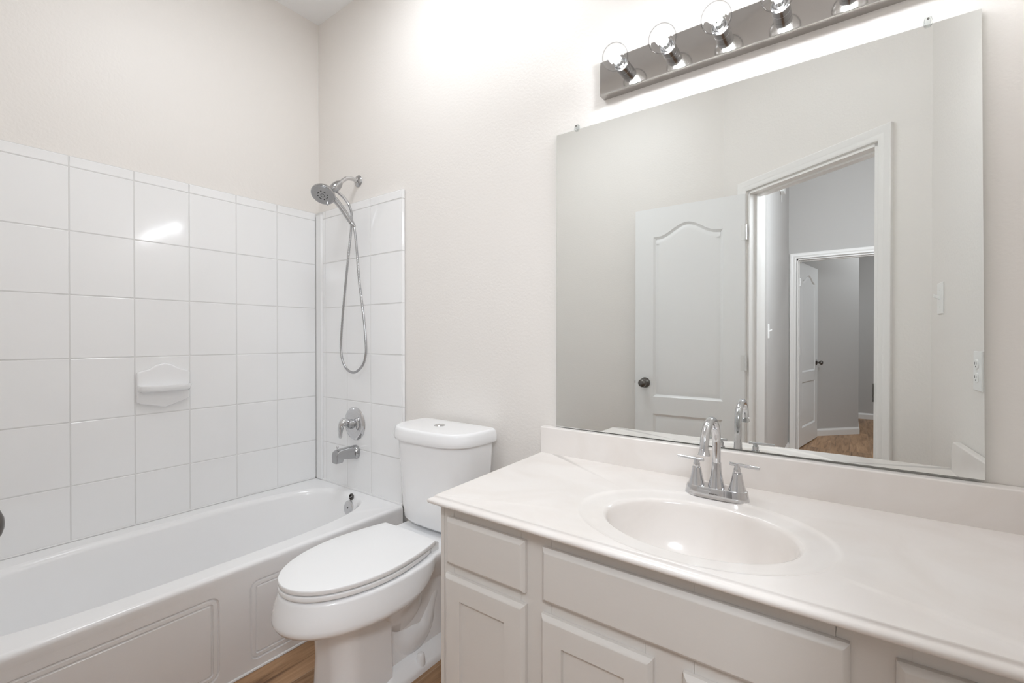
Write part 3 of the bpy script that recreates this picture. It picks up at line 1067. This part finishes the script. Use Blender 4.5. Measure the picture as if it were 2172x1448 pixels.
for x0, x1 in ((CX0, 1.614), (1.838, 1.925), (2.150, 2.245), (2.468, 2.562), (2.748, CX1F - 0.003)):
    add_box(bm, x0, x1, CYF, CYF + 0.019, 0.10 if x0 > CX0 else 0.0, CT)
xs = (1.614, 1.838, 1.925, 2.150, 2.245, 2.468, 2.562, 2.748)
for a in range(0, 8, 2):
    for z0, z1 in RAIL:
        add_box(bm, xs[a], xs[a + 1], CYF, CYF + 0.019, z0, z1)
ff = obj('face_frame', bm, M_CAB, van, smooth=False, bevel=0.0008, seg=1)


def front_panel(name, x0, x1, z0, z1, flat, label=None):
    """Overlay door or drawer front with eased edge; doors have a recessed centre panel."""
    bm = bmesh.new()
    yb, th, e = CYF - 0.0006, 0.0185, 0.0105
    def to3(u, v, dep):
        return (u, yb - th + dep, v)
    rect = [(x0 + e, z0 + e), (x1 - e, z0 + e), (x1 - e, z1 - e), (x0 + e, z1 - e)]
    pans = []
    if not flat:
        st = 0.058
        pans = [([(x0 + st, z0 + st), (x1 - st, z0 + st), (x1 - st, z1 - st), (x0 + st, z1 - st)], [(0.0008, 0.0085), (0.002, 0.009)])]
    if pans:
        o_ = panel_face(bm, rect, pans, to3)
    else:
        o_ = [bm.verts.new(to3(u, v, 0)) for u, v in rect]
        bm.faces.new(o_)
    prev = o_
    for ins, dep in ((0.0085, 0.0012), (0.0055, 0.0028), (0.002, 0.0068), (0.0, 0.0095), (0.0, th)):
        r = [(x0 + ins, z0 + ins), (x1 - ins, z0 + ins), (x1 - ins, z1 - ins), (x0 + ins, z1 - ins)]
        cur = [bm.verts.new(to3(u, v, dep)) for u, v in r]
        for i in range(4):
            j = (i + 1) % 4
            bm.faces.new((prev[i], prev[j], cur[j], cur[i]))
        prev = cur
    bm.faces.new(prev)
    return obj(name, bm, M_CAB, van, angle=32)


front_panel('drawer_front', 1.598, 1.857, 0.586, 0.7125, True)
front_panel('door', 1.592, 1.857, 0.112, 0.5575, False)
tag(front_panel('false_front', 1.906, 2.486, 0.586, 0.7125, True), 'long flat panel below the sink')
front_panel('door', 1.903, 2.168, 0.112, 0.5555, False)
front_panel('door', 2.227, 2.490, 0.112, 0.5555, False)
front_panel('drawer_front', 2.543, 2.757, 0.586, 0.7105, True)
front_panel('door', 2.541, 2.757, 0.112, 0.5555, False)

# ------------------------------------------------------------------ countertop with integral bowl
KT = 0.774
kx0, kxb, ky0 = 1.575, 1.5535, -0.588            # left and front edges of the flat top
top = empty('sink_countertop', (2.19, -0.30, KT), 'cream cultured marble vanity top with oval basin and backsplash', 'countertop')
kq = [(kx0, ky0), (2.7675, ky0), (2.8145, YW - 0.002), (kxb, YW - 0.002)]      # counter-clockwise
BCX, BCY, BA, BB = 2.197, -0.370, 0.209, 0.154


def ray_quad(cx, cy, dx, dy):
    best = 1e9
    for i in range(4):
        (x0, y0), (x1, y1) = kq[i], kq[(i + 1) % 4]
        ex, ey = x1 - x0, y1 - y0
        det = dx * -ey + ex * dy
        if abs(det) < 1e-12: continue
        t_ = ((x0 - cx) * -ey + ex * (y0 - cy)) / det
        s_ = (dx * (y0 - cy) - dy * (x0 - cx)) / det
        if t_ > 0 and -1e-6 <= s_ <= 1 + 1e-6:
            best = min(best, t_)
    return (cx + dx * best, cy + dy * best)


angs = sorted([2 * PI * i / 120 for i in range(120)] + [math.atan2(y - BCY, x - BCX) % (2 * PI) for x, y in kq])


def el(ka, kb, z, dy=0.0):
    """Ellipse ring on the common angles (true polar angles so the rays stay straight)."""
    out = []
    a_e, b_e = ka, kb
    for a in angs:
        c_, s_ = math.cos(a), math.sin(a)
        r = 1 / math.sqrt((c_ / a_e) ** 2 + (s_ / b_e) ** 2)
        out.append((BCX + r * c_, BCY + dy + r * s_, z))
    return out


outer = []
for a in angs:
    x, y = ray_quad(BCX, BCY, math.cos(a), math.sin(a))
    outer.append((x, y, KT))
ra, rb = 0.277, 0.2135
deckr = [outer, el(ra + 0.006, rb + 0.0015, KT), el(ra + 0.002, rb, KT + 0.0004), el(ra - 0.003, rb - 0.003, KT - 0.0012), el(ra - 0.010, rb - 0.008, KT - 0.0030), el(ra - 0.022, rb - 0.016, KT - 0.0036)]
bm = bmesh.new()
add_loft(bm, deckr + [el(BA + 0.016, BB + 0.014, KT - 0.0046), el(BA + 0.007, BB + 0.006, KT - 0.0062)], cap0=False, cap1=False)
# moulded front and left edge: cove under the top, then a bull nose
eprof = [(0.0, 0.0), (0.0012, -0.0007), (0.0018, -0.0025), (0.0024, -0.0048), (0.0042, -0.0066), (0.0072, -0.0074), (0.0108, -0.0080), (0.0145, -0.0100), (0.0163, -0.0135),
         (0.0160, -0.0175), (0.0138, -0.0208), (0.0100, -0.0222), (0.004, -0.0224), (-0.01, -0.0224)]
rings = [[(kxb - o_, YW - 0.002, KT + z) for o_, z in eprof], [(kx0 - o_, ky0 - o_, KT + z) for o_, z in eprof], [(2.7675, ky0 - o_, KT + z) for o_, z in eprof]]
add_loft(bm, rings, cap0=False, cap1=False, closed=False)
# underside
add_prism(bm, [(kx0 + 0.008, ky0 + 0.008), (1.97, ky0 + 0.008), (1.97, YW - 0.004), (kxb + 0.008, YW - 0.004)], KT - 0.0222, KT - 0.008)
obj('slab', bm, M_MARBLE, top, angle=50)
basin = [el(BA + 0.007, BB + 0.006, KT - 0.0062), el(BA + 0.002, BB + 0.0015, KT - 0.0088), el(BA - 0.002, BB - 0.002, KT - 0.0145), el(BA - 0.006, BB - 0.005, KT - 0.028), el(BA - 0.013, BB - 0.010, KT - 0.060), el(BA - 0.025, BB - 0.020, KT - 0.098),
         el(BA - 0.046, BB - 0.038, KT - 0.130), el(BA - 0.080, BB - 0.064, KT - 0.152), el(BA - 0.13, BB - 0.10, KT - 0.163), el(0.022, 0.022, KT - 0.166)]
bs = obj('basin', loft(basin, cap0=False), M_MARBLE, top, angle=60)
obj('drain', lathe([(0, 0.021), (0.002, 0.022), (0.003, 0.018), (0.006, 0.016), (0.0075, 0.012), (0.008, 0)], (BCX, BCY, KT - 0.1665), (0, 0, 1), 28), M_CHROME, bs)
bz = 0.870
rings = []
for ins, y in ((0.0, YW - 0.002), (0.0, -0.016), (0.0015, -0.0185), (0.004, -0.0195)):
    r = [(1.5505 + ins, KT - 0.001), (2.8115 - ins, KT - 0.001), (2.8115 - ins, bz - ins), (1.5505 + ins, bz - ins)]
    rings.append([(x, y, z) for x, z in r])
obj('backsplash', loft(rings), M_MARBLE, top, angle=40)
# side splash along the right wall
dw = Vector((XR1 - XR0, PB.y - YW)).normalized()
nw = Vector((dw.y, -dw.x))          # into the room
a0 = Vector((XR0, YW)) + dw * 0.0405 + nw * 0.002
a1 = a0 + dw * 0.53
rings = []
for ins, k in ((0.0, 0.0), (0.0, 0.015), (0.0015, 0.0178), (0.004, 0.019)):
    r = [(a0, KT - 0.001, 0), (a1, KT - 0.001, -ins), (a1, bz - 0.02 - ins, -ins), (a1 - dw * 0.02, bz - ins, 0), (a0, bz - ins, 0)]
    rings.append([((p + dw * q + nw * k).x, (p + dw * q + nw * k).y, z) for p, z, q in r])
obj('side_splash', loft(rings), M_MARBLE, top, angle=40)

# ------------------------------------------------------------------ faucet
FX, FY, FZ = 2.197, -0.146, KT - 0.0018
fau = empty('faucet', (FX, FY, FZ), 'chrome two handle faucet with gooseneck spout behind the oval basin', 'faucet')
def fbase(a, b, z):
    return [(x, y, z) for x, y in superellipse(FX, FY, a, b, 2.6, 56)]
fp = obj('base_plate', loft([fbase(0.080, 0.0285, FZ), fbase(0.081, 0.0295, FZ + 0.001), fbase(0.0805, 0.029, FZ + 0.006), fbase(0.0765, 0.0262, FZ + 0.026), fbase(0.0748, 0.0248, FZ + 0.028), fbase(0.06, 0.016, FZ + 0.0284)]), M_CHROME, fau, angle=50)
# faint maker's mark on the front of the plate
bm = bmesh.new()
xx = -0.0125
for w_ in (0.0022, 0.0016, 0.002, 0.0024, 0.0014, 0.0022, 0.002):
    add_box(bm, FX + xx, FX + xx + w_, FY - 0.0290, FY - 0.0262, FZ + 0.0125, FZ + 0.0150)
    xx += w_ + 0.0012
obj('engraved_mark', bm, M_PEWTER, fp, smooth=False)
Z0 = FZ + 0.0275
obj('spout_base', lathe([(0, 0.0215), (0.006, 0.0203), (0.02, 0.0170), (0.035, 0.0143), (0.052, 0.0125), (0.066, 0.0119), (0.067, 0.0112), (0.067, 0)], (FX, FY, Z0), (0, 0, 1), 40), M_CHROME, fau)
zr = Z0 + 0.062
rad = 0.067
ztop = 0.921
pth = [(FX, FY, zr + (ztop - zr) * i / 6) for i in range(7)]
for i in range(1, 25):
    a = PI * i / 24 * 0.97
    pth.append((FX, FY - rad + rad * math.cos(a), ztop + rad * math.sin(a)))
e1, e2 = Vector(pth[-2]), Vector(pth[-1])
dn = (e2 - e1).normalized()
rads = [0.0108] * 7 + [0.0108] * 24
pth += [tuple(e2 + dn * 0.001), tuple(e2 + dn * 0.0015), tuple(e2 + dn * 0.007), tuple(e2 + dn * 0.015), tuple(e2 + dn * 0.016)]
rads += [0.0108, 0.0116, 0.0124, 0.0143, 0.013]
obj('spout', tube(pth, rads, 32), M_CHROME, fau)
for sx in (-1, 1):
    hx = FX + sx * 0.0512
    hd = obj('handle', lathe([(0, 0.0215), (0.004, 0.0205), (0.018, 0.0170), (0.034, 0.0135), (0.045, 0.0118), (0.0462, 0.0112), (0.0465, 0.0078), (0.0475, 0.0076), (0.048, 0.0090), (0.057, 0.0090), (0.059, 0.0074), (0.068, 0.0062), (0.068, 0)], (hx, FY, Z0), (0, 0, 1), 36), M_CHROME, fau)
    dv = Vector((math.cos(math.radians(-5)), math.sin(math.radians(-5)), -0.01))
    c_ = Vector((hx, FY, Z0 + 0.0675))
    s0_, s1_ = (-0.052, 0.0195) if sx < 0 else (-0.0195, 0.054)
    obj('lever', lathe([(s0_, 0.0035), (s0_ + 0.0007, 0.0045), (s1_ - 0.0007, 0.0045), (s1_, 0.0035)], c_, dv, 20), M_CHROME, hd)

# ------------------------------------------------------------------ mirror and clips
mir = empty('wall_mirror', (2.17, 0.012, 1.41), 'large frameless mirror standing on the vanity backsplash', 'mirror')
mq = [(1.6045, 0.8725), (2.7365, 0.8775), (2.7265, 1.953), (1.606, 1.9565)]
rings = [[(x, YW - 0.001, z) for x, z in mq], [(x, 0.0065, z) for x, z in mq]]
obj('glass_edge', loft(rings, cap1=False), M_GLASSEDGE, mir, smooth=False)
bm = bmesh.new()
bm.faces.new([bm.verts.new((x, 0.0065, z)) for x, z in mq])
obj('silvered_face', bm, M_MIRROR, mir, smooth=False)


def mirror_clip(x, z, label):
    c_ = empty('mirror_clip', (x, 0.006, z), label, 'mirror clip', 'clear clips on the mirror edge')
    bm = bmesh.new()
    pr = [(-0.0085, -0.006), (-0.0085, -0.001), (-0.006, 0.010), (0.006, 0.010), (0.0085, -0.001), (0.0085, -0.006), (0.004, -0.012), (-0.004, -0.012)]
    add_loft(bm, [[(x + a, 0.006, z + b) for a, b in pr], [(x + a, 0.002, z + b) for a, b in pr], [(x + a * 0.8, 0.0005, z + b * 0.8) for a, b in pr]])
    add_box(bm, x - 0.006, x + 0.006, 0.006, YW - 0.0005, z + 0.0005, z + 0.012)
    obj('clip_body', bm, M_CLIP, c_, smooth=False)
    obj('screw', lathe([(0, 0.0028), (0.0012, 0.0024), (0.0014, 0)], (x, 0.0005, z + 0.005), (0, -1, 0), 14), M_PEWTER, c_)


mirror_clip(1.690, 1.962, 'small clear clip on the mirror top edge under the first bulb')
mirror_clip(2.635, 1.9595, 'clear clip on the mirror top edge near its right corner')

# ------------------------------------------------------------------ light bar and bulbs
BZ0, BZ1, BY = 2.036, 2.150, -0.018
BX0, N_B = 1.885, 6
STEP = 0.1495
BX1 = BX0 + STEP * (N_B - 1) + 0.094
bar = empty('vanity_light_bar', (2.26, YW, 2.093), 'long chrome vanity light bar above the mirror', 'light fixture')
bm = bmesh.new()
rings = []
for ins, y in ((0.0, YW - 0.0005), (0.0, BY + 0.002), (0.0015, BY), (0.004, BY - 0.0003)):
    rings.append([(x, y, z) for x, z in ((1.791 + ins, BZ0 + ins), (BX1 - ins, BZ0 + ins), (BX1 - ins, BZ1 - ins), (1.791 + ins, BZ1 - ins))])
add_loft(bm, rings)
obj('back_plate', bm, M_BAR, bar, angle=40)
ZB = 2.093
for i in range(N_B):
    x = BX0 + STEP * i
    obj('socket', lathe([(0, 0.0222), (0.002, 0.0225), (0.0135, 0.0225), (0.014, 0.0215), (0.0148, 0.0225), (0.038, 0.0225), (0.0395, 0.021), (0.0395, 0.0)],
                        (x, BY - 0.0003, ZB), (0, -1, 0), 36), M_SATIN, bar)


def make_bulb(x):
    root = empty('globe_bulb', (x, BY - 0.040, ZB), None, 'light bulb', 'clear globe bulbs on the vanity light bar')
    prof = [(0.000, 0.0145), (0.006, 0.0155), (0.011, 0.0185)]
    cc, R = 0.047, 0.040
    th0 = math.asin(min(1, 0.0185 / R))
    for k in range(0, 25):
        a = th0 + (PI - th0) * k / 24
        prof.append((cc - R * math.cos(a), R * math.sin(a)))
    obj('glass_globe', lathe(prof, (x, BY - 0.040, ZB), (0, -1, 0), 40), M_BULBGLASS, root, angle=90)
    obj('screw_base', lathe([(0.0, 0.0135), (0.004, 0.0135), (0.005, 0.010), (0.018, 0.006), (0.020, 0.0)], (x, BY - 0.0398, ZB), (0, -1, 0), 24), M_SATIN, root)
    bm = bmesh.new()
    yb = BY - 0.040
    for k in range(6):
        a = PI / 3 * k
        cx_, cz_ = math.cos(a) * 0.0115, math.sin(a) * 0.0115
        add_tube(bm, [(x + cx_ * 0.6, yb - 0.024, ZB + cz_ * 0.6), (x + cx_, yb - 0.030, ZB + cz_), (x + cx_, yb - 0.056, ZB + cz_), (x + cx_ * 0.6, yb - 0.061, ZB + cz_ * 0.6)], 0.0028, 6)
    obj('filament', bm, M_GLOW, root)
    return root


b0_ = make_bulb(BX0)
side = ['leftmost lit clear globe bulb on the chrome light bar',
        'second lit globe bulb from the left end of the light bar',
        'third lit globe bulb from the left, its whole globe in view',
        'fourth lit globe bulb, cut by the top edge of the photo',
        'fifth globe bulb from the left, mostly above the top edge of the photo',
        'last lit globe bulb at the right end of the light bar']
for i in range(N_B):
    b = b0_ if i == 0 else copy_thing(b0_, (BX0 + STEP * i, BY - 0.040, ZB))
    b['label'] = side[i]

# ------------------------------------------------------------------ switch, outlet, hallway fittings


def wall_frame(s, z):
    """Point on the right wall s metres from the mirror wall corner, its in-room normal and run direction."""
    p = Vector((XR0, YW)) + dw * s
    return Vector((p.x, p.y, z)), Vector((nw.x, nw.y, 0)), Vector((dw.x, dw.y, 0))


def plate_mesh(c_, n_, d_, w=0.070, h=0.114, t_=0.006):
    up = Vector((0, 0, 1))
    rings = []
    for ins, k in ((0.0, 0.0004), (0.0, t_ * 0.55), (0.002, t_ * 0.9), (0.005, t_)):
        r = [(-w / 2 + ins, -h / 2 + ins), (w / 2 - ins, -h / 2 + ins), (w / 2 - ins, h / 2 - ins), (-w / 2 + ins, h / 2 - ins)]
        rings.append([tuple(c_ + d_ * a + up * b + n_ * k) for a, b in r])
    return loft(rings)


def oriented_box(bm, c_, n_, d_, w, h, k0, k1, tilt=0.0):
    up = Vector((0, 0, 1))
    rings = []
    for k in (k0, k1):
        rings.append([tuple(c_ + d_ * a + up * (b + (tilt if k == k1 else 0)) + n_ * k) for a, b in ((-w / 2, -h / 2), (w / 2, -h / 2), (w / 2, h / 2), (-w / 2, h / 2))])
    add_loft(bm, rings)


c_, n_, d_ = wall_frame(0.80, 1.347)
sw = empty('light_switch', c_, 'white toggle light switch on the right wall, seen in the mirror', 'light switch')
obj('plate', plate_mesh(c_, n_, d_), M_PLASTIC, sw, angle=30)
bm = bmesh.new()
oriented_box(bm, c_, n_, d_, 0.009, 0.012, 0.005, 0.022, 0.010)
obj('toggle', bm, M_PLASTIC, sw, smooth=False, bevel=0.001)
for dz in (0.030, -0.030):
    obj('screw', lathe([(0.005, 0.003), (0.0068, 0.0026), (0.007, 0)], c_ + Vector((0, 0, dz)), n_, 12), M_HINGE, sw)

c_, n_, d_ = wall_frame(0.387, 1.107)
ou = empty('wall_outlet', c_, 'white duplex outlet on the right wall above the side splash', 'outlet')
obj('plate', plate_mesh(c_, n_, d_), M_PLASTIC, ou, angle=30)
for dz in (0.0195, -0.0195):
    q = c_ + Vector((0, 0, dz))
    a2, u2, v2 = frame_of(n_)
    rings = []
    for k, s in ((0.004, 1.0), (0.0078, 1.0), (0.0088, 0.93)):
        rings.append([tuple(q + d_ * a * s + Vector((0, 0, b * s)) + n_ * k) for a, b in superellipse(0, 0, 0.0165, 0.0140, 3.0, 28)])
    rc = obj('receptacle', loft(rings), M_PLASTIC, ou, angle=40)
    bm = bmesh.new()
    oriented_box(bm, q + d_ * 0.0063 + Vector((0, 0, 0.003)), n_, d_, 0.0022, 0.0075, 0.0082, 0.0092)
    oriented_box(bm, q - d_ * 0.0063 + Vector((0, 0, 0.003)), n_, d_, 0.0022, 0.0065, 0.0082, 0.0092)
    add_lathe(bm, [(0.0082, 0.0024), (0.0092, 0.0024), (0.0092, 0)], q + Vector((0, 0, -0.0065)), n_, 10)
    obj('slots', bm, M_DARK, rc, smooth=False)
obj('screw', lathe([(0.005, 0.003), (0.0068, 0.0026), (0.007, 0)], c_, n_, 12), M_HINGE, ou)

c_, n_, d_ = Vector((HX, -2.66, 1.26)), Vector((1, 0, 0)), Vector((0, -1, 0))
hsw = empty('light_switch', c_, 'white toggle switch on the hallway wall, seen through the doorway', 'light switch')
obj('plate', plate_mesh(c_, n_, d_), M_PLASTIC, hsw, angle=30)
bm = bmesh.new()
oriented_box(bm, c_, n_, d_, 0.009, 0.012, 0.005, 0.026, 0.012)
obj('toggle', bm, M_PLASTIC, hsw, smooth=False, bevel=0.001)

c_ = Vector((HX, -3.45, 2.60))
sens = empty('wall_sensor', c_, 'small white box with hanging cord high on the hallway wall', 'sensor')
obj('box_body', box(HX + 0.0005, HX + 0.035, -3.52, -3.38, 2.56, 2.68), M_PLASTIC, sens, bevel=0.005)
obj('cord', tube([(HX + 0.012, -3.44, 2.563), (HX + 0.012, -3.44, 2.52), (HX + 0.014, -3.436, 2.47)], 0.0022, 8), M_PLASTIC, sens)
